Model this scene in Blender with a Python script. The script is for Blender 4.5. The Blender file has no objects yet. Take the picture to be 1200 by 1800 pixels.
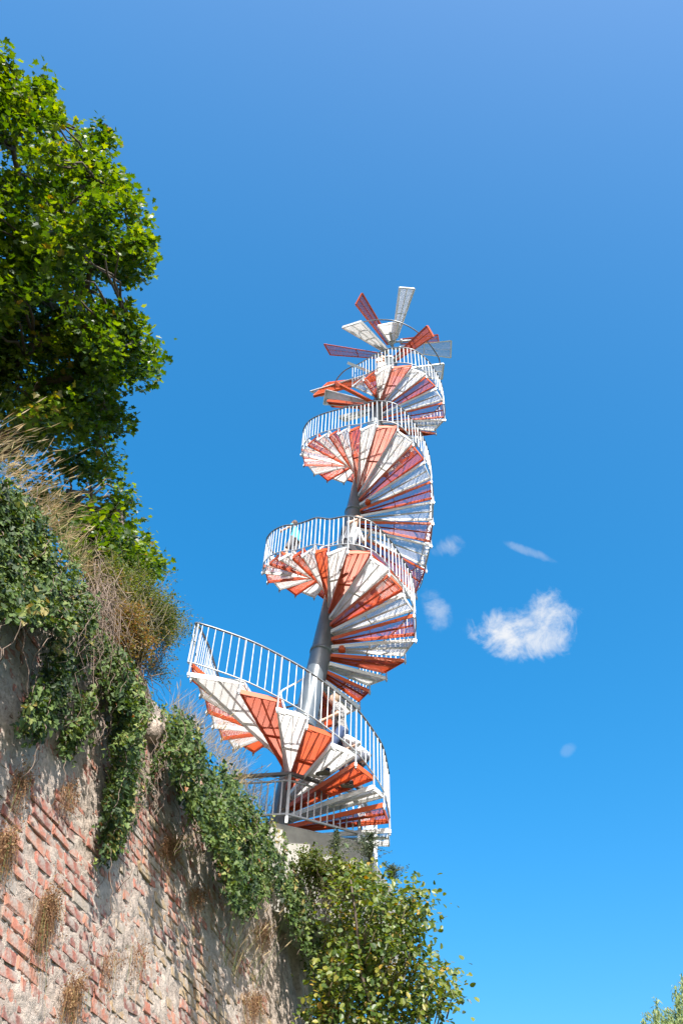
import bpy, math, random
import numpy as np
from mathutils import Vector, Matrix
rng = np.random.default_rng(7)
random.seed(7)
R = math.radians
# ------------------------------------------------------------------ camera
F = 1450.0; PITCH = R(48.0); ROLL = math.atan2(45, 1305)      # pixel focal length for a 1200 x 1800 picture
cP, sP, cR, sR = math.cos(PITCH), math.sin(PITCH), math.cos(ROLL), math.sin(ROLL)
scene = bpy.context.scene
col = scene.collection
cam = bpy.data.cameras.new('camera'); camo = bpy.data.objects.new('camera', cam); col.objects.link(camo)
fw = Vector((0, cP, sP)); up0 = Vector((0, -sP, cP)); rt0 = Vector((1, 0, 0))
rt = rt0 * cR + up0 * sR; up = up0 * cR - rt0 * sR
camo.matrix_world = Matrix(((rt.x, up.x, -fw.x, 0), (rt.y, up.y, -fw.y, 0), (rt.z, up.z, -fw.z, 0), (0, 0, 0, 1)))
cam.sensor_fit = 'VERTICAL'; cam.sensor_height = 36; cam.lens = 36 * F / 1800
cam.clip_start = 0.05; cam.clip_end = 5000
scene.camera = camo
# ------------------------------------------------------------------ light
SUN = Vector((0.15, -0.71, 0.69)).normalized()                # towards the sun: behind the camera, high
sun = bpy.data.lights.new('sun', 'SUN'); sun.energy = 3.9; sun.angle = R(0.53); sun.color = (1.0, 0.955, 0.89)
suno = bpy.data.objects.new('sun', sun); col.objects.link(suno)
suno.rotation_euler = (-SUN).to_track_quat('-Z', 'Y').to_euler(); suno.location = (0, -20, 40)
world = bpy.data.worlds.new('World'); scene.world = world; world.use_nodes = True
wn = world.node_tree; wn.nodes.clear()
def wnode(t, **k):
    n = wn.nodes.new(t)
    for a, b in k.items(): setattr(n, a, b)
    return n
wout = wnode('ShaderNodeOutputWorld'); wbg = wnode('ShaderNodeBackground'); wbg.inputs[1].default_value = 0.15
sky = wnode('ShaderNodeTexSky', sky_type='NISHITA', sun_disc=False)
sky.sun_elevation = math.asin(SUN.z); sky.sun_rotation = math.atan2(SUN.x, SUN.y)
sky.air_density = 0.9; sky.dust_density = 4.0; sky.ozone_density = 2.0; sky.altitude = 400
hs = wnode('ShaderNodeHueSaturation'); hs.inputs['Hue'].default_value = .493; hs.inputs['Saturation'].default_value = 1.79; hs.inputs['Value'].default_value = 1.17
gm = wnode('ShaderNodeGamma'); gm.inputs[1].default_value = 0.72
wn.links.new(sky.outputs[0], gm.inputs[0]); wn.links.new(gm.outputs[0], hs.inputs['Color'])
def pix_ray(px, py):
    x, y = px - 600, py - 900
    X = cR * x + sR * y; Y = -sR * x + cR * y
    return np.array([X / F, cP + Y / F * sP, sP - Y / F * cP])
tc = wnode('ShaderNodeTexCoord')
def wmath(op, a, b=None, c=None):
    n = wnode('ShaderNodeMath', operation=op)
    for i, v in enumerate((a, b, c)):
        if v is None: continue
        if isinstance(v, (int, float)): n.inputs[i].default_value = v
        else: wn.links.new(v, n.inputs[i])
    return n.outputs[0]
def wdot(v):
    n = wnode('ShaderNodeVectorMath', operation='DOT_PRODUCT'); wn.links.new(tc.outputs['Generated'], n.inputs[0]); n.inputs[1].default_value = v
    return n.outputs['Value']
def wnoise(scale, detail, rough=0.6):
    n = wnode('ShaderNodeTexNoise'); wn.links.new(tc.outputs['Generated'], n.inputs['Vector'])
    n.inputs['Scale'].default_value = scale; n.inputs['Detail'].default_value = detail; n.inputs['Roughness'].default_value = rough
    n.inputs['Distortion'].default_value = 0.6
    return n.outputs['Fac']
nz = wnoise(21, 10, 0.66); nz2 = wnoise(60, 8, 0.62)
nmix = wmath('ADD', wmath('MULTIPLY', wmath('SUBTRACT', nz, 0.5), 3.0), wmath('MULTIPLY', wmath('SUBTRACT', nz2, 0.5), 1.1))
total = None
# small fair-weather clouds low in the sky: picture direction, half sizes (radians), tilt, thickness
for px, py, rx, ry, tilt, dens in ((890, 1110, .046, .032, -.1, 1.0), (962, 1082, .036, .032, .2, .95), (935, 1115, .052, .034, 0, .92),
                                   (930, 970, .036, .006, -.55, .24), (785, 962, .026, .015, .1, .42), (765, 1070, .018, .030, .3, .42), (998, 1318, .010, .007, .4, .12)):
    d = pix_ray(px, py); d /= np.linalg.norm(d)
    tx = np.cross(d, (0, 0, 1)); tx /= np.linalg.norm(tx); ty = np.cross(tx, d)
    ax = tx * math.cos(tilt) + ty * math.sin(tilt); ay = ty * math.cos(tilt) - tx * math.sin(tilt)
    e = wmath('ADD', wmath('POWER', wmath('MULTIPLY', wdot(ax), 1 / rx), 2.0), wmath('POWER', wmath('MULTIPLY', wdot(ay), 1 / ry), 2.0))
    m = wmath('ADD', wmath('SUBTRACT', 0.75, e), nmix)
    mr = wnode('ShaderNodeMapRange', interpolation_type='SMOOTHSTEP'); wn.links.new(m, mr.inputs['Value'])
    mr.inputs['From Min'].default_value = -0.25; mr.inputs['From Max'].default_value = 1.15
    fr = wmath('GREATER_THAN', wdot(d), 0.9)
    v = wmath('MULTIPLY', wmath('MULTIPLY', mr.outputs[0], dens), fr)
    total = v if total is None else wmath('MAXIMUM', total, v)
mixc = wnode('ShaderNodeMixRGB'); wn.links.new(total, mixc.inputs[0]); wn.links.new(hs.outputs[0], mixc.inputs[1])
mixc.inputs[2].default_value = (2.35, 2.42, 2.52, 1)
wn.links.new(mixc.outputs[0], wbg.inputs[0]); wn.links.new(wbg.outputs[0], wout.inputs[0])
vs = scene.view_settings; vs.view_transform = 'Standard'; vs.look = 'None'; vs.exposure = 1.36; vs.gamma = 1.0; vs.use_curve_mapping = False

# ------------------------------------------------------------------ helpers
def at_z(px, py, z): d = pix_ray(px, py); return d * (z / d[2])
def at_y(px, py, y): d = pix_ray(px, py); return d * (y / d[1])
def at_d(px, py, s): return pix_ray(px, py) * s
class MB:
    def __init__(s): s.v = []; s.f = []; s.n = 0
    def add(s, vs_, fs):
        for f in fs: s.f.append([i + s.n for i in f])
        s.v.extend([tuple(map(float, p)) for p in vs_]); s.n = len(s.v)
    def box(s, c, ax, ay, az):                               # centre and three half-axis vectors
        c, ax, ay, az = (np.asarray(q, float) for q in (c, ax, ay, az))
        vs_ = [c + i * ax + j * ay + k * az for k in (-1, 1) for j in (-1, 1) for i in (-1, 1)]
        s.add(vs_, [(0, 2, 3, 1), (4, 5, 7, 6), (0, 1, 5, 4), (2, 6, 7, 3), (0, 4, 6, 2), (1, 3, 7, 5)])
    def bar(s, a, b, w, h, upv=(0, 0, 1)):                     # rectangular bar from a to b: w across, h along upv
        a = np.asarray(a, float); b = np.asarray(b, float); d = b - a; L = np.linalg.norm(d)
        if L < 1e-6: return
        d /= L; u = np.asarray(upv, float); x = np.cross(d, u); x /= np.linalg.norm(x) + 1e-9; u = np.cross(x, d)
        s.box((a + b) / 2, d * L / 2, x * w / 2, u * h / 2)
    def tube(s, pts, r, n=6, cap=True):
        pts = np.asarray(pts, float); m = len(pts); r = np.broadcast_to(np.asarray(r, float), (m,))
        t = np.gradient(pts, axis=0); t /= np.linalg.norm(t, axis=1)[:, None] + 1e-12
        ref = np.array([0, 0, 1.]) if abs(t[0][2]) < .9 else np.array([1., 0, 0])
        x = np.cross(t[0], ref); x /= np.linalg.norm(x); V = []
        for i in range(m):
            x = x - t[i] * (x @ t[i]); x /= np.linalg.norm(x) + 1e-12; y = np.cross(t[i], x)
            for k in range(n):
                a = 2 * math.pi * k / n; V.append(pts[i] + r[i] * (math.cos(a) * x + math.sin(a) * y))
        fs = [(i * n + k, i * n + (k + 1) % n, (i + 1) * n + (k + 1) % n, (i + 1) * n + k) for i in range(m - 1) for k in range(n)]
        if cap: fs += [tuple(range(n - 1, -1, -1)), tuple((m - 1) * n + k for k in range(n))]
        s.add(V, fs)
    def ball(s, c, r, n=10, m=7):
        c = np.asarray(c, float); r = np.broadcast_to(np.asarray(r, float), (3,)); V = []
        for i in range(m + 1):
            p = math.pi * i / m
            for k in range(n):
                a = 2 * math.pi * k / n; V.append(c + r * np.array([math.sin(p) * math.cos(a), math.sin(p) * math.sin(a), math.cos(p)]))
        s.add(V, [(i * n + k, (i + 1) * n + k, (i + 1) * n + (k + 1) % n, i * n + (k + 1) % n) for i in range(m) for k in range(n)])
    def build(s, name, mat, parent=None, smooth=False):
        me = bpy.data.meshes.new(name); me.from_pydata(s.v, [], s.f); me.update()
        return link(name, me, mat, parent, smooth)
def link(name, me, mat, parent=None, smooth=False):
    if mat is not None and not me.materials: me.materials.append(mat)
    if smooth: me.polygons.foreach_set('use_smooth', [True] * len(me.polygons))
    o = bpy.data.objects.new(name, me); col.objects.link(o)
    if parent is not None: o.parent = parent
    return o
def empty(name, loc=(0, 0, 0)):
    o = bpy.data.objects.new(name, None); col.objects.link(o); o.location = loc; return o
def tag(o, label=None, cat=None, group=None, kind=None):
    for k, v in (('label', label), ('category', cat), ('group', group), ('kind', kind)):
        if v: o[k] = v
    return o
def rebase(o, root):                                          # world-space mesh under a root that stands elsewhere
    o.parent = root; o.matrix_parent_inverse = Matrix.Translation(-Vector(root.location)); return o
def np_mesh(name, V, lens, loops, attrs=None, smooth=False):
    me = bpy.data.meshes.new(name); me.vertices.add(len(V)); me.vertices.foreach_set('co', np.asarray(V, np.float32).ravel())
    lens = np.asarray(lens, np.int32); me.loops.add(int(lens.sum())); me.loops.foreach_set('vertex_index', np.asarray(loops, np.int32).ravel())
    me.polygons.add(len(lens)); me.polygons.foreach_set('loop_start', np.concatenate([[0], np.cumsum(lens)[:-1]]).astype(np.int32))
    for k, v in (attrs or {}).items():
        a = me.attributes.new(k, 'FLOAT', 'POINT'); a.data.foreach_set('value', np.asarray(v, np.float32))
    me.update(calc_edges=True); me.validate(); me.polygons.foreach_set('use_smooth', [smooth] * len(me.polygons))
    return me
# --- materials
def mat(name):
    m = bpy.data.materials.new(name); m.use_nodes = True; nt = m.node_tree; b = nt.nodes['Principled BSDF']; return m, nt, b
def noise(nt, scale, detail=4, rough=.55, coord='Object'):
    t = nt.nodes.new('ShaderNodeTexCoord'); n = nt.nodes.new('ShaderNodeTexNoise'); nt.links.new(t.outputs[coord], n.inputs['Vector'])
    n.inputs['Scale'].default_value = scale; n.inputs['Detail'].default_value = detail; n.inputs['Roughness'].default_value = rough; return n
def ramp(nt, src, stops):
    r = nt.nodes.new('ShaderNodeValToRGB'); nt.links.new(src, r.inputs[0]); e = r.color_ramp.elements
    while len(e) > 1: e.remove(e[0])
    e[0].position = stops[0][0]; e[0].color = (*stops[0][1], 1)
    for p, c in stops[1:]: x = e.new(p); x.color = (*c, 1)
    return r
def bump(nt, b, src, strength, dist):
    n = nt.nodes.new('ShaderNodeBump'); n.inputs['Strength'].default_value = strength; n.inputs['Distance'].default_value = dist
    nt.links.new(src, n.inputs['Height']); nt.links.new(n.outputs[0], b.inputs['Normal'])
def simple(name, c, rough=.5, metal=0., vary=.15, scale=3., bmp=0.):
    m, nt, b = mat(name); n = noise(nt, scale)
    lo = tuple(max(0, q * (1 - vary)) for q in c); hi = tuple(min(1, q * (1 + vary)) for q in c)
    r = ramp(nt, n.outputs['Fac'], [(.3, lo), (.7, hi)]); nt.links.new(r.outputs[0], b.inputs['Base Color'])
    b.inputs['Roughness'].default_value = rough; b.inputs['Metallic'].default_value = metal
    if bmp: bump(nt, b, n.outputs['Fac'], .5, bmp)
    return m
def leafmat(name, stops, trans=.4, rough=.42, tcol=None):
    m, nt, b = mat(name); a = nt.nodes.new('ShaderNodeAttribute'); a.attribute_name = 'rnd'
    r = ramp(nt, a.outputs['Fac'], stops); nt.links.new(r.outputs[0], b.inputs['Base Color']); b.inputs['Roughness'].default_value = rough
    t = nt.nodes.new('ShaderNodeBsdfTranslucent'); h = nt.nodes.new('ShaderNodeHueSaturation'); nt.links.new(r.outputs[0], h.inputs['Color'])
    h.inputs['Hue'].default_value = .48; h.inputs['Saturation'].default_value = 1.15; h.inputs['Value'].default_value = 1.5; nt.links.new(h.outputs[0], t.inputs[0])
    mx = nt.nodes.new('ShaderNodeMixShader'); mx.inputs[0].default_value = trans
    nt.links.new(b.outputs[0], mx.inputs[1]); nt.links.new(t.outputs[0], mx.inputs[2]); nt.links.new(mx.outputs[0], nt.nodes['Material Output'].inputs['Surface'])
    return m
M = {}
def painted(name, c, grime, amt):
    m, nt, b = mat(name); n1 = noise(nt, 2.3, 6, .7); n2 = noise(nt, 30, 4, .7)
    k1 = ramp(nt, n1.outputs['Fac'], [(.42, (0, 0, 0)), (.72, (amt, amt, amt))]); k2 = ramp(nt, n2.outputs['Fac'], [(.35, tuple(q * .82 for q in c)), (.6, c)])
    mx = nt.nodes.new('ShaderNodeMixRGB'); nt.links.new(k1.outputs[0], mx.inputs[0]); nt.links.new(k2.outputs[0], mx.inputs[1]); mx.inputs[2].default_value = (*grime, 1)
    nt.links.new(mx.outputs[0], b.inputs['Base Color']); b.inputs['Roughness'].default_value = .5; bump(nt, b, n2.outputs['Fac'], .2, .002); return m
M['white'] = painted('white_paint', (.80, .80, .79), (.50, .48, .44), .35)
M['red'] = painted('vermilion_paint', (.66, .105, .018), (.42, .10, .05), .7)
M['galv'] = simple('galvanised_steel', (.40, .42, .44), .42, .25, .12, 9)
M['rail'] = simple('handrail_steel', (.17, .18, .19), .4, .5, .15, 9)
M['column'] = simple('grey_column_paint', (.14, .168, .19), .30, .35, .2, 2.2)
M['concrete'] = simple('concrete', (.36, .345, .31), .9, 0, .22, 5, .004)
M['bark'] = simple('bark', (.10, .075, .055), .9, 0, .35, 14, .01)
M['twig'] = simple('dry_twig', (.17, .125, .095), .9, 0, .3, 20)
M['soil'] = simple('dry_soil', (.17, .13, .09), .95, 0, .3, 3, .03)
M['ground'] = simple('meadow_ground', (.05, .07, .03), .95, 0, .3, .4, .02)
M['hose'] = simple('white_pipe', (.74, .75, .75), .4, 0, .05, 5)
M['black'] = simple('dark_rubber', (.03, .03, .03), .6, 0, .2, 9)
M['treeleaf'] = leafmat('plane_leaf', [(0, (.009, .032, .006)), (.45, (.048, .108, .010)), (.8, (.14, .22, .018)), (.97, (.23, .285, .026)), (1., (.22, .16, .03))], .48, .42)
M['ivy'] = leafmat('ivy_leaf', [(0, (.009, .024, .005)), (.4, (.034, .072, .010)), (.72, (.090, .145, .022)), (.95, (.21, .24, .06)), (1., (.24, .10, .03))], .25, .62)
M['shrub'] = leafmat('shrub_leaf', [(0, (.016, .042, .008)), (.4, (.065, .115, .016)), (.75, (.165, .20, .026)), (.93, (.29, .265, .05)), (1., (.33, .22, .04))], .36, .45)
M['wisp'] = leafmat('wisp_leaf', [(0, (.045, .085, .012)), (.45, (.12, .16, .027)), (.8, (.20, .17, .04)), (1., (.26, .15, .05))], .4, .6)
M['straw'] = leafmat('straw_blade', [(0, (.20, .135, .06)), (.5, (.36, .27, .13)), (.85, (.50, .39, .215)), (1., (.12, .17, .04))], .3, .7)
M['dryweed'] = leafmat('dry_weed', [(0, (.10, .055, .028)), (.5, (.24, .13, .065)), (.9, (.36, .24, .11)), (1., (.14, .17, .05))], .3, .8)
M['sprig'] = leafmat('dark_sprig', [(0, (.02, .045, .02)), (.6, (.05, .08, .035)), (1., (.12, .13, .05))], .2, .6)
M['willow'] = leafmat('willow_leaf', [(0, (.10, .15, .04)), (.5, (.24, .31, .11)), (.9, (.38, .42, .20)), (1., (.30, .24, .10))], .4, .5)
M['stem'] = simple('green_stem', (.12, .10, .05), .8, 0, .3, 10)

# ------------------------------------------------------------------ ground and bastion
def sheet(name, x0, x1, y0, y1, z, nx, ny, amp, m):
    xs = np.linspace(x0, x1, nx); ys = np.linspace(y0, y1, ny); V = [(x, y, z + amp * math.sin(x * .9 + y * .4) * math.cos(y * .7)) for y in ys for x in xs]
    f = [(j * nx + i, j * nx + i + 1, (j + 1) * nx + i + 1, (j + 1) * nx + i) for j in range(ny - 1) for i in range(nx - 1)]
    b = MB(); b.add(V, f); return tag(b.build(name, m, None, True), kind='structure')
sheet('ground', -1500, 1500, -1500, 1500, -1.6, 3, 3, 0, M['ground'])
HEAD = R(14); U = np.array([math.sin(HEAD), math.cos(HEAD), 0]); N = np.array([math.cos(HEAD), -math.sin(HEAD), 0])
WO = np.array([-1.2, 12.3, 0]); BAT = .213; A0, A1 = -11.5, 2.75
def crest(a): return 6.15 + .11 * min(a, 0)
def wpt(a, z, off=0.): return WO + U * a + N * (BAT * (6 - z) + off) + np.array([0, 0, z])
def wall_hit(px, py, off=0.):
    d = pix_ray(px, py); nn = N + np.array([0, 0, BAT]); k = WO @ N + BAT * 6 + off
    t = k / (d @ nn); X = d * t; return X
def wall_a(X): return float((X - WO) @ U)
top = MB()
tv = []
for a in np.linspace(A0, A1 + 3, 24):
    for q in np.linspace(0, 1, 10):
        p = wpt(a, crest(a) - .05, -.05 - q * 16); p[2] += .1 * math.sin(a * 2 + q * 9) * min(1, q * 6); tv.append(p)
top.add(tv, [(j * 10 + i, j * 10 + i + 1, (j + 1) * 10 + i + 1, (j + 1) * 10 + i) for j in range(23) for i in range(9)])
tag(top.build('terrain', M['soil'], None, True), kind='structure')

def fbm(p, s, o=4, seed=0):                                  # cheap value noise on points (n,3)
    p = np.asarray(p) * s; out = 0; amp = 1.; tot = 0
    for k in range(o):
        q = p * (2 ** k) + seed * 17.3 + k * 5.1; i = np.floor(q).astype(np.int64); f = q - i; f = f * f * (3 - 2 * f); acc = 0
        for dx in (0, 1):
            for dy in (0, 1):
                for dz in (0, 1):
                    h = (i[:, 0] + dx) * 374761393 + (i[:, 1] + dy) * 668265263 + (i[:, 2] + dz) * 2147483647 + seed * 1274126177
                    h = (h ^ (h >> 13)) * 1274126177; h = h ^ (h >> 16); r = (h & 0xffff) / 65535.
                    w = (f[:, 0] if dx else 1 - f[:, 0]) * (f[:, 1] if dy else 1 - f[:, 1]) * (f[:, 2] if dz else 1 - f[:, 2]); acc = acc + w * r
        out = out + acc * amp; tot += amp; amp *= .5
    return out / tot
# mortar core: one relief sheet with a solid back, a corner return at the far end
wall = empty('brick_wall', tuple(wpt(-4, -1.6)))
na, nzz = 640, 330
As = np.linspace(A0, A1, na); Zf = np.linspace(0, 1, nzz)
AA, ZF = np.meshgrid(As, Zf); cr = 6.15 + .11 * np.minimum(AA, 0); ZZ = -.9 + (cr + .9) * ZF
flat = WO[None, :] + AA.ravel()[:, None] * U + (BAT * (6 - ZZ.ravel()))[:, None] * N; flat[:, 2] = ZZ.ravel()
big = fbm(flat, 1.1, 3, 3); mid = fbm(flat, 6, 3, 5); fine = fbm(flat, 22, 4, 9)
smear = np.clip((fbm(flat, .7, 3, 11) - .47) * 5 + (ZZ.ravel() - 4.0) * .28 + np.clip(AA.ravel() + 2.0, 0, 3) * .42, 0, 1)   # where render still covers the bricks
off = .0008 + .035 * (big - .5) + .040 * (mid - .5) + .040 * (fine - .5) + .016 * smear
# gullies in the weathered render at the far end
off += -.09 * np.clip(AA.ravel() + .6, 0, 1) * np.clip(fbm(flat * np.array([1, 1, .12]), 3.2, 2, 21) - .52, 0, 1) * 5
Vw = flat + off[:, None] * N
idx = np.arange(na * nzz).reshape(nzz, na)
q = np.stack([idx[:-1, :-1], idx[:-1, 1:], idx[1:, 1:], idx[1:, :-1]], -1).reshape(-1, 4)
me = np_mesh('mortar', Vw, np.full(len(q), 4), q, {'smear': smear}, True)
m, nt, b = mat('weathered_mortar')
n1 = noise(nt, 3.5, 6, .65); n2 = noise(nt, 24, 5, .7)
r1 = ramp(nt, n1.outputs['Fac'], [(.25, (.28, .22, .18)), (.5, (.47, .39, .325)), (.75, (.60, .515, .435))])
r2 = ramp(nt, n2.outputs['Fac'], [(.30, (.38, .34, .31)), (.52, (1, 1, 1)), (.8, (1, .95, .88))])
mu = nt.nodes.new('ShaderNodeMixRGB'); mu.blend_type = 'MULTIPLY'; mu.inputs[0].default_value = .8
nt.links.new(r1.outputs[0], mu.inputs[1]); nt.links.new(r2.outputs[0], mu.inputs[2]); nt.links.new(mu.outputs[0], b.inputs['Base Color'])
n3 = noise(nt, 70, 5, .75); ad_ = nt.nodes.new('ShaderNodeMath'); ad_.operation = 'MULTIPLY_ADD'; nt.links.new(n3.outputs['Fac'], ad_.inputs[0]); ad_.inputs[1].default_value = .45; nt.links.new(n2.outputs['Fac'], ad_.inputs[2])
b.inputs['Roughness'].default_value = .95; bump(nt, b, ad_.outputs[0], 1., .03); M['mortar'] = m
link('mortar_core', me, m, wall); rebase(wall.children[0], wall)
ret = MB(); rv = []
for zf in np.linspace(0, 1, 30):
    z = -.9 + (crest(A1) + .9) * zf
    for w in np.linspace(0, 6, 16): rv.append(wpt(A1, z, -.03 - w) + U * (.10 * math.sin(w * 5 + z * 3) * .3 + .30 * w + BAT * (6 - z) * .35))
ret.add(rv, [(j * 16 + i, (j + 1) * 16 + i, (j + 1) * 16 + i + 1, j * 16 + i + 1) for j in range(29) for i in range(15)])
rebase(ret.build('corner_return', M['mortar'], None, True), wall)
# bricks
m, nt, b = mat('old_brick')
a = nt.nodes.new('ShaderNodeAttribute'); a.attribute_name = 'rnd'
rb = ramp(nt, a.outputs['Fac'], [(0, (.18, .08, .063)), (.2, (.30, .11, .08)), (.42, (.41, .15, .10)), (.58, (.44, .20, .13)), (.72, (.34, .21, .16)), (.82, (.34, .22, .115)), (.93, (.38, .27, .15)), (1, (.36, .32, .28))])
n1 = noise(nt, 9, 6, .7); n2 = noise(nt, 45, 4, .7)
mk = ramp(nt, n1.outputs['Fac'], [(.44, (0, 0, 0)), (.60, (.9, .9, .9))])
mx = nt.nodes.new('ShaderNodeMixRGB'); nt.links.new(mk.outputs[0], mx.inputs[0]); nt.links.new(rb.outputs[0], mx.inputs[1]); mx.inputs[2].default_value = (.38, .325, .275, 1)
r2 = ramp(nt, n2.outputs['Fac'], [(.3, (.6, .57, .55)), (.6, (1, 1, 1))]); mu = nt.nodes.new('ShaderNodeMixRGB'); mu.blend_type = 'MULTIPLY'; mu.inputs[0].default_value = .6
nt.links.new(mx.outputs[0], mu.inputs[1]); nt.links.new(r2.outputs[0], mu.inputs[2]); nt.links.new(mu.outputs[0], b.inputs['Base Color'])
b.inputs['Roughness'].default_value = .92; bump(nt, b, n2.outputs['Fac'], .8, .008); M['brick'] = m
CH = .105
def proj(X):
    d = X[1] * cP + X[2] * sP; u = -X[1] * sP + X[2] * cP; x, y = F * X[0] / d, -F * u / d
    return 600 + cR * x - sR * y, 900 + sR * x + cR * y, d
BF = [(0, 4, 5, 1), (1, 5, 6, 2), (2, 6, 7, 3), (3, 7, 4, 0), (4, 8, 9, 5), (5, 9, 10, 6), (6, 10, 11, 7), (7, 11, 8, 4), (8, 12, 9), (9, 12, 10), (10, 12, 11), (11, 12, 8)]
bricks = []
z = .2; row = 0
while z < 6.1:
    a = A0 + rng.uniform(0, .3)
    while a < A1 - .2:
        L = (.315 if rng.random() < .62 else .155) * rng.uniform(.93, 1.05)
        if z + CH < crest(a) - .05:
            c = wpt(a + L / 2, z + CH / 2); px, py, d = proj(c)
            if -60 < px < 640 and 850 < py < 1860:
                ke = .96 - .25 * max(0, z - 4.2) - .28 * max(0, a + 2.4)
                if rng.random() < ke:
                    o_ = rng.normal(.003, .0045) - (.03 if rng.random() < .03 else 0); h = CH * rng.uniform(.72, .88); lw = L - rng.uniform(.010, .026)
                    P = []; ro_ = rng.normal(0, .035); tl, tv2 = rng.normal(0, .0022), rng.normal(-.001, .0015)
                    for (oo, sl, sh) in ((-.09, 1, 1), (o_ - .005, 1, 1), (o_ + .003, .95 if L > .2 else .91, .86)):
                        for (i, j) in ((-1, -1), (1, -1), (1, 1), (-1, 1)):
                            P.append(wpt(a + L / 2 + i * sl * lw / 2 + rng.normal(0, .009), z + CH / 2 + j * sh * h / 2 + i * ro_ * lw / 2 + rng.normal(0, .006), oo + tl * i + tv2 * j + rng.normal(0, .0012)))
                    P.append(wpt(a + L / 2 + rng.normal(0, .02), z + CH / 2 + rng.normal(0, .01), o_ + .003 + rng.normal(0, .002)))
                    yel = np.clip((a + 5.6) * .30 - (z - 2.6) * .22, 0, .75)
                    t = rng.uniform(.74, .95) if rng.random() < yel else (rng.uniform(0, .6) if rng.random() < .88 else rng.uniform(.96, 1))
                    bricks.append((L / d, P, t))
        a += L + rng.uniform(.0, .012)
    z += CH; row += 1
bricks.sort(key=lambda q: -q[0])
for (w, P, t) in bricks[:295]:
    c = np.mean(P, axis=0)
    me = np_mesh('brick', np.array(P) - c, [len(f) for f in BF], [i for f in BF for i in f], {'rnd': np.full(13, t)})
    o = link('brick', me, M['brick'], wall); o.location = c - np.array(wall.location)
V = np.concatenate([np.array(P) for _, P, _ in bricks[295:]]); nb = len(bricks) - 295
loops = np.concatenate([np.array([i for f in BF for i in f]) + 13 * k for k in range(nb)])
me = np_mesh('bricks', V, [len(f) for f in BF] * nb, loops, {'rnd': np.repeat([t for _, _, t in bricks[295:]], 13)})
tag(rebase(link('bricks', me, M['brick'], wall), wall), kind='stuff')
for (px, py, r_, ofs) in ((268, 1283, .15, .06), (300, 1318, .12, .05)):
    bb = MB(); bb.ball((0, 0, 0), (r_, r_, r_ * 1.1), 12, 8); o = bb.build('corbel_stone', M['mortar'], wall, True)
    o.location = wall_hit(px, py, ofs) - np.array(wall.location)
tag(wall, 'old weathered red brick bastion wall with crumbling mortar and hanging ivy', 'wall')

# ------------------------------------------------------------------ concrete platform and its railing
ZP = 6.63
def xy(px, py, z): p = at_z(px, py, z); return np.array([p[0], p[1]])
c0 = xy(478, 1443, ZP); c1 = xy(640, 1479, ZP); hd = np.array([math.sin(R(18)), math.cos(R(18))])
c2 = c1 + hd * 3.2; c3 = c2 + np.array([-3.6, .9]); cL = c0 + np.array([-1.3, .35]); c4 = cL + np.array([-.4, 3.6])
poly = [cL, c0, c1, c2, c3, c4]
sl = MB(); rings = []
for z, gr in ((ZP - 1.35, -.14), (ZP - .03, 0.), (ZP, -.03)):
    cen = np.mean(poly, axis=0)
    for p in poly: q_ = p + (p - cen) / np.linalg.norm(p - cen) * gr; rings.append((q_[0], q_[1], z))
n6 = len(poly)
sl.add(rings, [(r_ * n6 + i, r_ * n6 + (i + 1) % n6, (r_ + 1) * n6 + (i + 1) % n6, (r_ + 1) * n6 + i) for r_ in (0, 1) for i in range(n6)] + [tuple(2 * n6 + i for i in range(n6)), tuple(reversed(range(n6)))])
root = empty('concrete_platform', (*np.mean(poly, axis=0), ZP - 1.35))
rebase(sl.build('slab', M['concrete']), root)
tag(root, 'pale concrete platform under the spiral tower above the ivy', 'platform')
fr = empty('platform_railing', (c1[0], c1[1], ZP))
f0 = xy(503.7, 1441, ZP); f1 = xy(631, 1475, ZP); f2 = f1 + hd * 1.1; fL = f0 + (f0 - f1) * .0 + np.array([-1.55, .28])
HF = .83
def p3(p, z): return np.array([p[0], p[1], z])
for p in (fL, f0, f1, f2):
    mb = MB(); mb.bar(p3(p, ZP - .06), p3(p, ZP + HF), .05, .05, (1, 0, 0)); rebase(mb.build('post', M['galv']), fr)
for p, q_ in ((fL, f0), (f0, f1), (f1, f2)):
    for nm, hh, w_ in (('handrail', HF, .06), ('upper_rail', HF - .13, .026), ('lower_rail', .10, .034)):
        mb = MB(); mb.bar(p3(p, ZP + hh), p3(q_, ZP + hh), w_, w_ * .9); rebase(mb.build(nm, M['rail'] if nm == 'handrail' else M['galv']), fr)
    L = np.linalg.norm(q_ - p); nb_ = int(L / .115)
    for k in range(1, nb_):
        c = p + (q_ - p) * k / nb_; mb = MB(); mb.bar(p3(c, ZP + .10), p3(c, ZP + HF - .13), .022, .022, (1, 0, 0)); rebase(mb.build('baluster', M['galv']), fr)
    nx_ = max(2, int(L / .36))
    for k in range(nx_):
        u0 = p + (q_ - p) * k / nx_; u1 = p + (q_ - p) * (k + 1) / nx_; mb = MB()
        mb.bar(p3(u0, ZP + HF - .13), p3(u1, ZP + HF - .02), .01, .012); mb.bar(p3(u0, ZP + HF - .02), p3(u1, ZP + HF - .13), .01, .012)
        rebase(mb.build('cross_brace', M['galv']), fr)
tag(fr, 'low steel railing with crossed braces on the concrete platform edge', 'railing')

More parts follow.
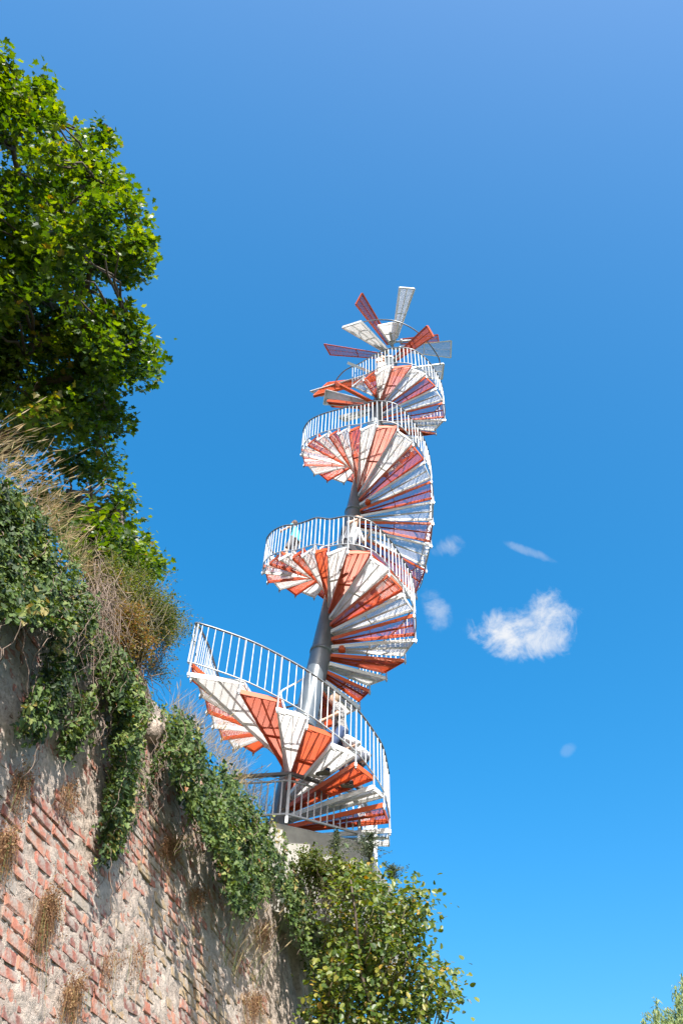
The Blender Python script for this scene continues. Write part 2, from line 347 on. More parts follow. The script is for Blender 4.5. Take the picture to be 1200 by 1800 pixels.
# ------------------------------------------------------------------ spiral tower
Z40 = 13.9; RISE = .18; HR = 1.11
def axis(z): return np.array([.08 + .14 * (z - 13.9), 14.03 + .039 * (z - 13.9), z])
FP = {0: (685, 1465), 1: (675, 1420), 2: (657, 1388), 3: (625, 1347), 4: (584, 1313), 5: (539, 1280), 6: (487, 1250), 7: (420, 1218), 8: (331, 1188),
      9: (336, 1197), 10: (352, 1226), 11: (363, 1255), 12: (374, 1281), 13: (389, 1303), 14: (410, 1320), 15: (445, 1326),
      21: (649.5, 1219), 22: (679, 1196), 23: (712, 1165), 24: (730.5, 1128.5), 25: (727.5, 1085), 26: (709, 1049), 27: (684, 1013), 28: (652, 983), 29: (611, 972.5),
      30: (576.5, 976), 31: (552, 973), 32: (531, 979), 33: (512, 983), 34: (491, 985), 35: (471, 994), 36: (461, 1009), 37: (470, 1026), 38: (491, 1039), 39: (519, 1049), 40: (552, 1053),
      44: (732, 1053), 45: (749, 1006), 46: (758, 962), 47: (761, 923), 48: (762, 885), 49: (758, 849), 50: (746, 815), 51: (726, 784), 52: (699, 758), 53: (663, 751), 54: (634, 757),
      55: (612.5, 759), 56: (594, 764), 57: (577, 768), 58: (557.5, 774), 59: (539, 784), 60: (529, 801), 61: (534, 820), 62: (552, 836), 63: (575, 847.5), 64: (604, 851),
      70: (741, 774), 71: (766, 764), 72: (782, 740), 73: (779, 710), 74: (766, 685), 75: (749, 664), 76: (724, 649), 77: (690, 647), 78: (660, 658), 79: (638, 670), 80: (619, 680)}
kk = []; rr = []; tt = []
for k, (px, py) in FP.items():
    z = Z40 + RISE * (k - 40); X = at_z(px, py, z); d = X[:2] - axis(z)[:2]; kk.append(k); rr.append(np.hypot(*d)); tt.append(math.atan2(d[1], d[0]))
tt = list(np.unwrap(np.array(tt)))
for i in range(1, len(kk)):                                   # always clockwise going up
    while tt[i] > tt[i - 1] - .02: tt[i] -= 2 * math.pi
    while tt[i] < tt[i - 1] - 2 * math.pi * (kk[i] - kk[i - 1] + 6) / 24: tt[i] += 2 * math.pi
KS = list(range(-1, 81)); kk = [-1] + kk; rr = [2.0] + rr; tt = [tt[0] + .24] + tt
rK = np.interp(KS, kk, rr); tK = np.interp(KS, kk, tt)
feet = {}
for k, r_, t in zip(KS, rK, tK):
    z = Z40 + RISE * (k - 40); c = axis(z); feet[k] = np.array([c[0] + r_ * math.cos(t), c[1] + r_ * math.sin(t), z])
tower = empty('spiral_tower', tuple(axis(ZP)))
tag(tower, 'leaning spiral staircase tower with red and white grating treads and flared blades', 'tower')
def wedge(A, B, C, D, nrm, clr, name, depth=.085, fw_=.014, bt=.0035):
    """A,B outer corners, C,D inner corners (C next to B, D next to A), all on the underside; nrm is the tread normal"""
    A, B, C, D, nrm = (np.asarray(q_, float) for q_ in (A, B, C, D, nrm)); nrm = nrm / np.linalg.norm(nrm)
    mb = MB(); h = nrm * depth / 2
    for a_, b_ in ((A, D), (B, C)): mb.bar(a_ + h, b_ + h, fw_, depth, nrm)
    mb.bar(A + h, B + h, fw_, depth, nrm); mb.bar(C + h, D + h, .03, depth * 1.3, nrm)
    o = (A + B) / 2; i_ = (C + D) / 2; bis = i_ - o; L = np.linalg.norm(bis); bis /= L
    mb.bar(o + nrm * .03, i_ + nrm * .03, .011, .05, nrm)
    P1 = A + (D - A) * .52; P2 = B + (C - B) * .52; mb.bar(P1 + nrm * .03, P2 + nrm * .03, .011, .05, nrm)
    ob = rebase(mb.build(name, M[clr]), tower)
    g = MB(); n_ = int(L / .034)
    for k in range(1, n_):                                    # bearing bars across the tread
        f = k / n_; p = A + (D - A) * f; q_ = B + (C - B) * f; g.bar(p + nrm * (depth - .019), q_ + nrm * (depth - .019), bt, .032, nrm)
    W = np.linalg.norm(B - A); nc = max(3, int(W / .036))
    wi = np.linalg.norm(C - D)
    for k in range(1, nc):                                    # thin cross bars, parallel, cut by the wedge
        s = (k / nc - .5); start = (A + B) / 2 + (B - A) * s
        lim = (W / 2 - abs(s) * W) / max(1e-6, (W - wi) / 2) if W > wi else 1.
        g.bar(start + nrm * (depth - .008), start + bis * L * min(1., lim) + nrm * (depth - .008), .003, .008, nrm)
    go = g.build('grating', M[clr], ob); go.matrix_parent_inverse = ob.matrix_parent_inverse; go.parent = ob
    go.matrix_parent_inverse = Matrix.Identity(4)
    tag(go, kind='stuff'); return ob
RC = .222
UPZ = np.array([0, 0, 1.])
for k in range(0, 81):
    a_, b_ = feet[k - 1], feet[k]; z = b_[2] + .012; c = axis(z)
    A = np.array([a_[0], a_[1], z]); B = np.array([b_[0], b_[1], z])
    A = A + (A - B) * .05; A = c + (A - c) * .985; B = c + (B - c) * .985
    m_ = (A + B) / 2 - c; m_[2] = 0; m_ /= np.linalg.norm(m_); t_ = B - A; t_ = t_ - m_ * (t_ @ m_); t_[2] = 0; t_ /= np.linalg.norm(t_)
    C = c + m_ * (RC - .01) + t_ * .075; D = c + m_ * (RC - .01) - t_ * .075
    wedge(A, B, C, D, UPZ, 'white' if k % 2 == 0 else 'red', 'tread')
# posts, balusters, rails
for k in range(0, 81):
    p = feet[k]; mb = MB(); mb.tube([p + UPZ * -.035, p + UPZ * HR], .0165, 6); mb.box(p + UPZ * .03, (.021, 0, 0), (0, .021, 0), (0, 0, .03)); rebase(mb.build('post', M['galv'], None, False), tower)
def cat(pts, sub):
    pts = np.asarray(pts, float); P = np.vstack([2 * pts[0] - pts[1], pts, 2 * pts[-1] - pts[-2]]); out = []
    for i in range(1, len(P) - 2):
        for s in range(sub):
            t = s / sub; out.append(.5 * ((2 * P[i]) + (-P[i - 1] + P[i + 1]) * t + (2 * P[i - 1] - 5 * P[i] + 4 * P[i + 1] - P[i + 2]) * t * t + (-P[i - 1] + 3 * P[i] - 3 * P[i + 1] + P[i + 2]) * t ** 3))
    out.append(P[-2]); return np.array(out)
line = np.array([feet[k] for k in range(0, 81)])
SUBN = 12
cur = cat(line, SUBN)
mb = MB(); mb.tube(cur + UPZ * HR, .021, 8); rebase(mb.build('handrail', M['rail'], None, True), tower)
mb = MB(); mb.tube(cur + UPZ * .27, .0135, 6); rebase(mb.build('lower_rail', M['galv'], None, True), tower)
spots = []
for i in range(len(line) - 1):
    seg = cur[i * SUBN:(i + 1) * SUBN + 1]; L = np.linalg.norm(np.diff(seg, axis=0), axis=1).sum(); n_ = max(3, int(round(L / .128)))
    for j in range(1, n_): f = j / n_ * SUBN; i0 = min(SUBN - 1, int(f)); spots.append(seg[i0] + (seg[i0 + 1] - seg[i0]) * (f - i0))
spots.sort(key=lambda p: np.linalg.norm(p))
bm_ = MB(); bm_.tube([(0, 0, .27), (0, 0, HR)], .0078, 5); bme = None
for p in spots[:299]:
    if bme is None: o = bm_.build('baluster', M['galv']); bme = o.data
    else: o = link('baluster', bme, None)
    rebase(o, tower); o.location = p
if len(spots) > 299:
    mb = MB()
    for p in spots[299:]: mb.tube([p + UPZ * .27, p + UPZ * HR], .0078, 5)
    tag(rebase(mb.build('balusters', M['galv']), tower), kind='stuff')
# column with collars
ZB, ZT = 5.6, 23.35
ad = axis(20) - axis(10); ad /= np.linalg.norm(ad)
mb = MB(); mb.tube([axis(z) for z in np.linspace(ZB, ZT, 40)], RC, 28); rebase(mb.build('column', M['column'], None, True), tower)
for z in (6.75, 9.05, 10.95, 13.2, 15.6, 18.0, 20.6):
    mb = MB(); mb.tube([axis(z), axis(z + .07)], RC + .02, 28); rebase(mb.build('collar', M['column'], None, True), tower)
for z in (13.05, 17.6):
    mb = MB(); mb.tube([axis(z), axis(z + .25)], [RC + .09, RC + .02], 20); rebase(mb.build('bracket_ring', M['rail'], None, True), tower)
mb = MB(); mb.tube([axis(ZT), axis(ZT + .06)], RC + .03, 28); mb.tube([axis(ZT), axis(ZT + .95)], .022, 6); rebase(mb.build('mast', M['galv']), tower)
# inner handrail winding round the column
pts = []
for f in range(0, 67):
    z = Z40 + RISE * (f - 40) + 1.0; t = tK[f + 1] if f < 2 or f > 64 else np.mean(tK[f - 1:f + 4]); c = axis(z - 1.0); pts.append(np.array([c[0] + .46 * math.cos(t), c[1] + .46 * math.sin(t), z]))
pts = cat(pts, 6)
mb = MB(); mb.tube(pts, .019, 7); rebase(mb.build('inner_handrail', M['hose'], None, True), tower)
# flared blades round the head of the tower
def axis_z(py):
    lo, hi = 6., 30.
    for _ in range(50):
        mi = (lo + hi) / 2
        if proj(axis(mi))[1] > py: lo = mi
        else: hi = mi
    return lo
def blade(inner_py, o1, o2, L, side, clr, wi=.16):
    P0 = axis(axis_z(inner_py)); cs = []
    for o in (o1, o2):
        d = pix_ray(*o); d /= np.linalg.norm(d); b_ = d @ P0; q_ = (P0 @ P0) - b_ * b_; LL = max(L, math.sqrt(max(q_, 0)) * 1.01); s = math.sqrt(LL * LL - q_); cs.append(d * (b_ + side * s))
    A, B = cs; o = (A + B) / 2; dr = o - P0; dr /= np.linalg.norm(dr); t_ = B - A; t_ = t_ - dr * (t_ @ dr); t_ /= np.linalg.norm(t_)
    nrm = np.cross(t_, dr); nrm = nrm if nrm[2] > 0 else -nrm
    mb_ = MB(); mb_.tube([P0, P0 + dr * .62], .038, 8); mb_.tube([P0 + dr * (RC - .03), P0 + dr * (RC + .04)], .085, 10); rebase(mb_.build('arm', M['galv'], None, True), tower)
    i_ = P0 + dr * (RC - .02); wedge(A, B, i_ + t_ * wi / 2, i_ - t_ * wi / 2, nrm, clr, 'blade', .085, .032, .011)
for args in ((628, (569, 605), (580, 624), 1.95, 1, 'red'), (626, (601, 577), (633, 567), 1.75, -1, 'white'), (612, (637, 515), (626, 535), 1.95, -1, 'red'),
             (603, (703, 506), (729, 508), 1.9, -1, 'white'), (612, (664, 574), (700, 567), 1.0, -1, 'white'), (601, (769, 588), (771, 601), 1.5, 1, 'red'),
             (638, (749, 573), (760, 592), 1.9, -1, 'red'), (613, (793, 599), (792, 629), 1.95, 1, 'white'), (656, (780, 640), (777, 667), 1.9, 1, 'white'),
             (652, (545, 688), (565, 697), 2.3, 1, 'white'), (664, (577, 676), (552, 699), 2.2, 1, 'red'), (716, (588, 674), (596, 681), 1.7, -1, 'red'),
             (714, (572, 685), (568, 711), 2.3, 1, 'white'), (718, (574, 706), (583, 716), 2.1, 1, 'red'), (722, (594, 735), (606, 742), 2.0, 1, 'white'), (700, (630, 716), (637, 733), 1.2, 1, 'red'),
             (668, (610, 640), (634, 650), 1.6, -1, 'white')):
    blade(*args)
# handrail that runs on above the last treads, without balusters
def free_rail(pix, z0, z1):
    P = [at_z(px, py, z) for (px, py), z in zip(pix, np.linspace(z0, z1, len(pix)))]
    mb = MB(); mb.tube(cat(P, 8), .021, 7); rebase(mb.build('handrail', M['rail'], None, True), tower)
free_rail([(619, 644), (605, 652), (593, 665), (586, 680)], 22.2, 22.7)
free_rail([(773, 641), (770, 628), (753, 603), (727, 579), (697, 565), (671, 562), (648, 564), (634, 568), (640, 577), (656, 597)], 23.0, 24.4)
# small red drums at tread height, close to the column
for k, f, cl in ((24, .12, 'red'), (50, .10, 'red')):
    p = feet[k]; c = axis(p[2]); q_ = c + (p - c) * (f + .1); mb = MB(); mb.tube([q_ + UPZ * -.05, q_ + UPZ * .05], .075, 12); rebase(mb.build('drum', M[cl]), tower)

# ------------------------------------------------------------------ people
def person(name, label, loc, yaw, H, hands, shirt, trousers, hair, skin=(.52, .32, .23), lean=0., crouch=0., stance=.18, shorts=False, sleeves=.55, pattern=None, look=0., extra=None):
    S_ = H / 1.75
    root = empty(name, tuple(loc)); root.rotation_euler = (0, 0, yaw)
    tag(root, label, 'person', 'visitors on the spiral stairs')
    V3 = lambda *q_: np.array(q_, float) * S_
    pel = V3(0, -.10 * math.sin(lean), .93 - crouch); sp = np.array([0, math.sin(lean), math.cos(lean)])
    chest = pel + sp * .34 * S_; neck = pel + sp * .53 * S_; head = neck + np.array([0, math.sin(lean * .5 + look), math.cos(lean * .5 + look)]) * .19 * S_ + V3(0, .02, 0)
    def ik(a_, b_, l1, l2, pole):
        d = b_ - a_; D_ = np.linalg.norm(d); D_ = min(D_, (l1 + l2) * .995); d = d / np.linalg.norm(d); b2 = a_ + d * D_
        x = (l1 * l1 - l2 * l2 + D_ * D_) / (2 * D_); h = math.sqrt(max(0, l1 * l1 - x * x)); p_ = pole - d * (pole @ d); p_ /= np.linalg.norm(p_); return a_ + d * x + p_ * h, b2
    body, sh, tr, shoe = MB(), MB(), MB(), MB()
    # torso
    tor = [pel - sp * .06 * S_, pel + sp * .08 * S_, chest - sp * .08 * S_, chest + sp * .08 * S_, neck - sp * .04 * S_]
    for dx in (-.055, .055):
        body.tube([p + V3(dx, 0, 0) for p in tor], np.array([.105, .10, .098, .105, .06]) * S_, 10)
        sh.tube([p + V3(dx, 0, 0) for p in tor], np.array([.125, .12, .118, .122, .078]) * S_, 12)
        tr.tube([p + V3(dx * 1.1, 0, 0) for p in (pel - sp * .08 * S_, pel + sp * .10 * S_)], np.array([.118, .112]) * S_, 12)
    body.tube([neck - sp * .05 * S_, head - V3(0, .01, .04)], np.array([.058, .052]) * S_, 10)
    body.ball(head, V3(.075, .093, .112), 14, 10); body.ball(head + V3(0, .09, -.012), V3(.012, .018, .018), 8, 6)
    for s in (-1, 1): body.ball(head + V3(s * .076, -.005, 0), V3(.012, .022, .03), 8, 6)
    for s, (hx, hy, hz) in zip((-1, 1), hands):
        a_ = neck + V3(s * .165, 0, 0) - sp * .055 * S_; el, w_ = ik(a_, V3(hx, hy, hz), .30 * S_, .27 * S_, V3(s * .4, -.6, -.5))
        body.tube([a_, el, w_], np.array([.05, .04, .028]) * S_, 9)
        sh.tube([neck + V3(s * .06, 0, 0) - sp * .05 * S_, a_, a_ + (el - a_) * sleeves, a_ + (el - a_) * (sleeves + .3)], np.array([.075, .072, .062, .062]) * S_, 10)
        d = (w_ - el) / np.linalg.norm(w_ - el); sd = np.cross(d, np.array([0, 0, 1.])); sd /= np.linalg.norm(sd) + 1e-9; up_ = np.cross(sd, d)
        body.tube([w_ - d * .01, w_ + d * .045 * S_, w_ + d * .085 * S_], np.array([.026, .036, .034]) * S_, 8)
        for i, (o_, ln) in enumerate(((-.03, .06), (-.01, .072), (.011, .068), (.031, .052))):
            b0 = w_ + d * .08 * S_ + sd * o_ * S_; b1 = b0 + (d * .7 - up_ * .35) * ln * .6 * S_; body.tube([b0 - d * .015, b0, b1, b1 + (d * .3 - up_ * .8) * ln * .5 * S_], np.array([.01, .01, .009, .008]) * S_, 6)
        b0 = w_ + d * .03 * S_ - sd * s * .03 * S_; body.tube([b0, b0 - sd * s * .03 * S_ + d * .03 * S_, b0 - sd * s * .03 * S_ + d * .06 * S_ - up_ * .012], np.array([.013, .011, .009]) * S_, 6)
    for s, fy, fz in ((-1, stance, 0.), (1, -stance * .6, 0.)):
        hp = pel + V3(s * .09, 0, -.03); an = V3(s * .10, fy, .09 + fz); kn, an = ik(hp, an, .43 * S_, .43 * S_, V3(s * .1, 1, 0))
        body.tube([hp, kn, kn + (an - kn) * .35, an], np.array([.078, .052, .054, .036]) * S_, 10)
        if shorts: tr.tube([hp + V3(0, 0, .03), hp + (kn - hp) * .5, hp + (kn - hp) * .92], np.array([.10, .095, .088]) * S_, 11)
        else: tr.tube([hp + V3(0, 0, .03), kn, kn + (an - kn) * .5, an + V3(0, 0, -.01)], np.array([.098, .072, .068, .062]) * S_, 11)
        shoe.tube([an + V3(0, -.06, -.045), an + V3(0, .04, -.04), an + V3(0, .15, -.06), an + V3(0, .19, -.065)], np.array([.042, .046, .04, .022]) * S_, 8)
        body.tube([an, an + V3(0, .05, -.05)], np.array([.036, .034]) * S_, 8)
    def rem(mb_, nm, m_, vox):
        o = mb_.build(nm, m_, root, True); md = o.modifiers.new('remesh', 'REMESH'); md.mode = 'VOXEL'; md.voxel_size = vox; md.use_smooth_shade = True; return o
    sk = simple('skin', skin, .5, 0, .06, 8); rem(body, 'body', sk, .011)
    shm = pattern or simple('shirt', shirt, .85, 0, .12, 9); rem(sh, 'shirt', shm, .018); rem(tr, 'trousers', simple('trousers', trousers, .85, 0, .2, 12), .018); rem(shoe, 'shoes', simple('shoes', (.12, .11, .10), .7, 0, .2, 9), .012)
    hb = MB(); hb.ball(head + V3(0, -.018, .022), V3(.086, .098, .108), 14, 9); hb.v = [v if not (v[1] > head[1] + .03 * S_ and v[2] < head[2] + .06 * S_) else tuple(np.array(head) + (np.array(v) - head) * .6) for v in hb.v]
    hb.build('hair', simple('hair', hair, .7, 0, .25, 30), root, True)
    ey = MB(); 
    for s in (-1, 1): ey.ball(head + V3(s * .03, .083, .012), V3(.011, .009, .008), 8, 6)
    ey.build('eyes', M['black'], root, True)
    if extra == 'pack':
        bp = MB(); c = chest - np.array([0, math.cos(lean), -math.sin(lean)]) * .19 * S_; bp.ball(c, V3(.15, .10, .21), 12, 8); o = bp.build('backpack', simple('backpack', (.035, .035, .04), .7, 0, .3, 9), root, True)
    return root
def stripes():
    m_, nt_, b_ = mat('patterned_shirt'); n_ = noise(nt_, 9, 2); r_ = ramp(nt_, n_.outputs['Fac'], [(.42, (.03, .03, .035)), (.47, (.30, .29, .28)), (.58, (.05, .05, .055)), (.66, (.4, .38, .36))]); nt_.links.new(r_.outputs[0], b_.inputs['Base Color']); b_.inputs['Roughness'].default_value = .9; return m_
def stand(k, f, dz=.135):                                       # point on tread k at fraction f of the way to the outer edge
    p = (feet[k] + feet[k - 1]) / 2; p = np.array([p[0], p[1], feet[k][2]]); c = axis(p[2]); q_ = c + (p - c) * f; q_[2] += dz; return q_
def yaw_to(p, q_): d = np.asarray(q_) - np.asarray(p); return math.atan2(-d[0], d[1])
p = stand(3, .70); person('person', 'person in dark patterned shirt and blue jeans climbing beside the column', p, yaw_to(p, stand(5, .5)) , 1.72, ((-.28, .30, 1.0), (.34, .22, .98)), (.1, .1, .1), (.045, .075, .16), (.25, .18, .12), lean=.22, pattern=stripes(), stance=.22)
p = stand(2, .80); person('person', 'stooping person in plain white shirt at the first red tread', p + np.array([.02, .0, 0]), yaw_to(p, stand(4, .6)), 1.62, ((-.22, .34, .70), (.30, .28, .75)), (.80, .80, .80), (.10, .11, .14), (.06, .045, .035), lean=.95, crouch=.22, stance=.2, sleeves=.75)
p = stand(29, .66); person('person', 'person in white top and black shorts with black backpack leaning on the rail', p, yaw_to(p, stand(28, .9)) , 1.66, ((-.30, .36, 1.30), (.22, .40, 1.32)), (.78, .77, .78), (.03, .03, .035), (.10, .06, .04), lean=.38, stance=.16, shorts=True, extra='pack')
p = stand(35, .72); person('person', 'child in bright blue shirt and grey shorts gripping the handrail', p, yaw_to(p, stand(36, .9)), 1.42, ((-.42, .16, 1.02), (.24, .22, 1.0)), (.08, .42, .62), (.16, .16, .17), (.10, .06, .04), lean=.1, stance=.12, shorts=True)
p = stand(78, .45); person('person', 'person in pale clothes standing at the top of the stairs', p, yaw_to(p, stand(76, 1.)), 1.66, ((-.25, .25, 1.0), (.25, .25, 1.0)), (.75, .72, .66), (.62, .58, .5), (.30, .2, .1), lean=.1, stance=.1)

# ------------------------------------------------------------------ leaves
def half_leaf(outline):                                       # right-hand outline from base to tip -> two folded half blades
    pr = [(0, 0)] + outline + [(0, 1.)]; n_ = len(outline); V = [(0, 0, 0), (0, 1., -.06)]
    V += [(x, y, .20 * abs(x) - .06 * y * y) for x, y in outline] + [(-x, y, .20 * abs(x) - .06 * y * y) for x, y in outline]
    f1 = [0] + list(range(2, 2 + n_)) + [1]; f2 = [1] + list(range(2 + 2 * n_ - 1, 2 + n_ - 1, -1)) + [0]
    return np.array(V), [f1, f2]
T_PLANE = half_leaf([(.30, -.10), (.52, .10), (.34, .26), (.58, .52), (.24, .56), (.16, .72)])
T_IVY = half_leaf([(.26, -.06), (.46, .12), (.26, .38), (.30, .62)])
T_OVAL = half_leaf([(.24, .10), (.38, .42), (.24, .78)])
T_THIN = half_leaf([(.10, .25), (.07, .7)])
T_BIT = half_leaf([(.3, .5)])
def leaves(name, P, size, T, m_, facing, spread, droop=0., parent=None, rnd=None):
    P = np.asarray(P, float); n_ = len(P); tv_, tf = T
    facing = np.broadcast_to(np.asarray(facing, float), (n_, 3))
    zz_ = facing + rng.normal(0, spread, (n_, 3)); zz_ /= np.linalg.norm(zz_, axis=1)[:, None]
    yy = rng.normal(0, 1, (n_, 3)); yy[:, 2] -= droop; yy -= zz_ * (yy * zz_).sum(1)[:, None]; yy /= np.linalg.norm(yy, axis=1)[:, None]
    xx = np.cross(yy, zz_); s = (rng.uniform(size[0], size[1], n_))[:, None]
    V = P[:, None, :] + s[:, None, :] * (tv_[None, :, 0:1] * xx[:, None] + tv_[None, :, 1:2] * yy[:, None] + tv_[None, :, 2:3] * zz_[:, None])
    nv = len(tv_); fl = np.array([i for f in tf for i in f]); loops = (fl[None, :] + nv * np.arange(n_)[:, None]).ravel()
    rv_ = np.clip(rng.beta(2.2, 2.2, n_), 0, 1) if rnd is None else rnd
    me_ = np_mesh(name, V.reshape(-1, 3), np.tile([len(f) for f in tf], n_), loops, {'rnd': np.repeat(rv_, nv)})
    return link(name, me_, m_, parent)
def in_poly(px, py, poly_):
    x = np.asarray(px); y = np.asarray(py); ins = np.zeros(len(x), bool); j = len(poly_) - 1
    for i in range(len(poly_)):
        xi, yi = poly_[i]; xj, yj = poly_[j]; c = ((yi > y) != (yj > y)) & (x < (xj - xi) * (y - yi) / (yj - yi + 1e-9) + xi); ins ^= c; j = i
    return ins
def sample_poly(poly_, n_):
    xs = [p_[0] for p_ in poly_]; ys = [p_[1] for p_ in poly_]; out = np.zeros((0, 2))
    while len(out) < n_:
        q_ = np.stack([rng.uniform(min(xs), max(xs), n_ * 2), rng.uniform(min(ys), max(ys), n_ * 2)], 1); out = np.vstack([out, q_[in_poly(q_[:, 0], q_[:, 1], poly_)]])
    return out[:n_]
def curve(a_, b_, sag, n_=8, jit=.03):
    a_ = np.asarray(a_, float); b_ = np.asarray(b_, float); L = np.linalg.norm(b_ - a_); t = np.linspace(0, 1, n_)[:, None]
    p_ = a_ + (b_ - a_) * t + np.array([0, 0, sag]) * L * (t * (1 - t)) * 4; p_[1:-1] += rng.normal(0, jit * L, (n_ - 2, 3)) * .5; return p_

# --- large plane tree on the bastion, left
TP_ = [(-330, 20), (-60, 62), (0, 108), (40, 135), (85, 150), (110, 200), (160, 232), (190, 242), (188, 300), (205, 332), (242, 350), (250, 405), (272, 425), (262, 480), (232, 500), (212, 525), (214, 565), (262, 575), (288, 622), (265, 655), (228, 665),
       (222, 720), (208, 745), (205, 800), (212, 830), (182, 858), (240, 895), (252, 935), (290, 985), (262, 1010), (190, 985), (120, 900), (20, 800), (-330, 640)]
tree = empty('plane_tree', (-7.6, 9.2, 5.7))
bo = sample_poly([(x - (40 if x > 60 else 10), y) for x, y in TP_], 330); bd = np.clip(rng.normal(13.9, 1.6, 330), 10.8, 17.2); C_ = []
for k in rng.integers(0, 330, 1500):                          # sprays gathered on boughs, with gaps between them
    C_.append(at_d(bo[k, 0] + rng.normal(0, 20), bo[k, 1] + rng.normal(0, 17), bd[k] + rng.normal(0, .32)))
for (x0, y0) in ((100, 165), (185, 240), (192, 300), (240, 352), (268, 425), (262, 470), (255, 575), (286, 622), (262, 650), (218, 740), (208, 820), (232, 895), (250, 940), (284, 985)):
    for _ in range(5):
        C_.append(at_d(x0 - 26 + rng.normal(0, 9), y0 + rng.normal(0, 9), rng.normal(13.6, .5)))
C_ = np.array(C_)
P_ = []; Fc = []; Rn = []
for c in C_:
    n_ = rng.integers(44, 80); ax_ = rng.normal(0, 1, 3); ax_ /= np.linalg.norm(ax_); rad = rng.uniform(.20, .36)
    o_ = rng.normal(0, 1, (n_, 3)); o_ *= (rad * rng.uniform(.4, 1, n_)[:, None] / np.linalg.norm(o_, axis=1)[:, None]); o_ += np.outer(rng.uniform(-1, 1, n_), ax_) * .28; o_[:, 2] *= .75
    P_.append(c + o_); Rn.append(np.clip(rng.normal(rng.normal(.52, .14), .16, n_), 0, .995))
P_ = np.vstack(P_); Rn = np.concatenate(Rn); Rn[rng.random(len(Rn)) < .002] = 1.
pp = np.array([proj(p_)[:2] for p_ in P_]); keep = np.ones(len(P_), bool)
cr_o = rebase(leaves('crown', P_[keep], (.064, .115), T_PLANE, M['treeleaf'], (.1, -.45, .75), .55, .9, None, Rn[keep]), tree)
mb = MB(); base = np.array(tree.location); fork = base + np.array([.4, -.4, 3.2])
mb.tube(cat([base, base + (0.1, 0, 1.5), fork], 5), np.linspace(.42, .32, 11), 12); rebase(mb.build('trunk', M['bark'], None, True), tree)
limbs = []
for px, py, s in ((60, 200, 13.6), (170, 320, 13.6), (225, 440, 13.8), (120, 450, 14.5), (60, 600, 13.5), (245, 610, 13.6), (190, 720, 13.6), (200, 900, 13.6), (-80, 300, 14), (-150, 500, 14)):
    e_ = at_d(px, py, s); L_ = curve(fork, e_, .10, 10, .05); limbs.append(L_); mb = MB(); mb.tube(L_, np.linspace(.20, .02, 10), 8); rebase(mb.build('limb', M['bark'], None, True), tree)
mb = MB(); allp = np.vstack(limbs)
for c in C_[::2]:
    j = np.argmin(np.linalg.norm(allp - c, axis=1)); q_ = allp[j]
    if np.linalg.norm(q_ - c) > .3: mb.tube(curve(q_, c, .06, 6, .06), np.linspace(.035, .006, 6), 5)
tag(rebase(mb.build('twigs', M['bark'], None, True), tree), kind='stuff')
tag(tree, 'big leafy plane tree with lobed green leaves above the brick wall', 'tree')

# --- ivy curtains on the wall
def ivy(name, label, poly_, n_, off, size=(.024, .058), strands=0, length=(.25, .8)):
    """hanging shoots: every shoot has its own stand-off from the wall and is set with leaves along its length"""
    ns = int(n_ / 23); q_ = sample_poly(poly_, ns); P = []; Rv = []; mb_ = MB(); path = []
    for (px, py) in q_:
        o0 = off[0] + (off[1] - off[0]) * rng.random() ** 1.3; p_ = wall_hit(px, py, o0); L_ = rng.uniform(*length); dU = rng.normal(-.12, .22); k_ = max(6, int(L_ / .012)); t = np.linspace(0, 1, k_)
        lump = float(fbm(p_[None], 2.6, 2, 41)[0]); p_ = p_ + N * (lump - .5) * .75
        if lump < .45 and rng.random() < .5: continue
        wig = np.cumsum(rng.normal(0, .010, (k_, 2)), axis=0)
        pts_ = p_ + np.outer(t * L_ * dU + wig[:, 0], U) + np.outer(t * -.06 + wig[:, 1] + .05 * np.sin(t * 3), N) + np.outer(-t * L_, UPZ) + np.outer(t * L_ * BAT, N)
        if rng.random() < .22: mb_.tube(pts_[::4] if k_ > 12 else pts_, .0035, 4)
        l_ = pts_ + rng.normal(0, .022, (k_, 3)); path.append(l_); Rv.append(np.clip(rng.normal(rng.normal(.50, .20), .15, k_), 0, .97))
    P = np.vstack(path); Rv = np.concatenate(Rv); pj = np.array([proj(p_)[:2] for p_ in P]); jit = rng.normal(0, 7, pj.shape)
    keep_ = in_poly(pj[:, 0] + jit[:, 0], pj[:, 1] + jit[:, 1], poly_) & (rng.random(len(P)) < .92); P = P[keep_]; Rv = Rv[keep_]; Rv[rng.random(len(Rv)) < .004] = 1.
    root_ = empty(name, tuple(P.mean(0)))
    rebase(leaves('foliage', P, size, T_IVY, M['ivy'], N * .7 + np.array([0, -.35, .55]), .5, 1.4, None, Rv), root_)
    if mb_.n: tag(rebase(mb_.build('stems', M['twig'], None, True), root_), kind='stuff')
    return tag(root_, label, 'ivy', 'ivy hanging on the brick wall')
ivy('ivy', 'broad ivy curtain below the dry grass at the tree end of the wall', [(-40, 770), (0, 822), (55, 880), (105, 945), (150, 1010), (172, 1062), (165, 1110), (120, 1105), (60, 1090), (-40, 1078)], 12500, (.02, .36))
ivy('ivy', 'pale ivy strands trailing down the wall under the broad curtain', [(95, 1080), (140, 1060), (168, 1080), (168, 1180), (163, 1270), (150, 1320), (118, 1340), (100, 1325), (112, 1270), (85, 1280), (60, 1305), (28, 1285), (30, 1240), (60, 1195), (85, 1140)], 6200, (.03, .26), length=(.2, .6))
ivy('ivy', 'shaded ivy in the hollow under the bare twigs', [(165, 1080), (205, 1130), (250, 1185), (290, 1240), (310, 1268), (262, 1262), (240, 1262), (200, 1240), (175, 1200)], 4800, (.0, .30))
ivy('ivy', 'dark ivy rope hanging farthest down over the shaded bricks', [(196, 1190), (262, 1205), (258, 1260), (245, 1330), (232, 1400), (222, 1450), (205, 1500), (180, 1515), (172, 1490), (184, 1420), (192, 1340), (190, 1260)], 6000, (.04, .30), length=(.3, .8))
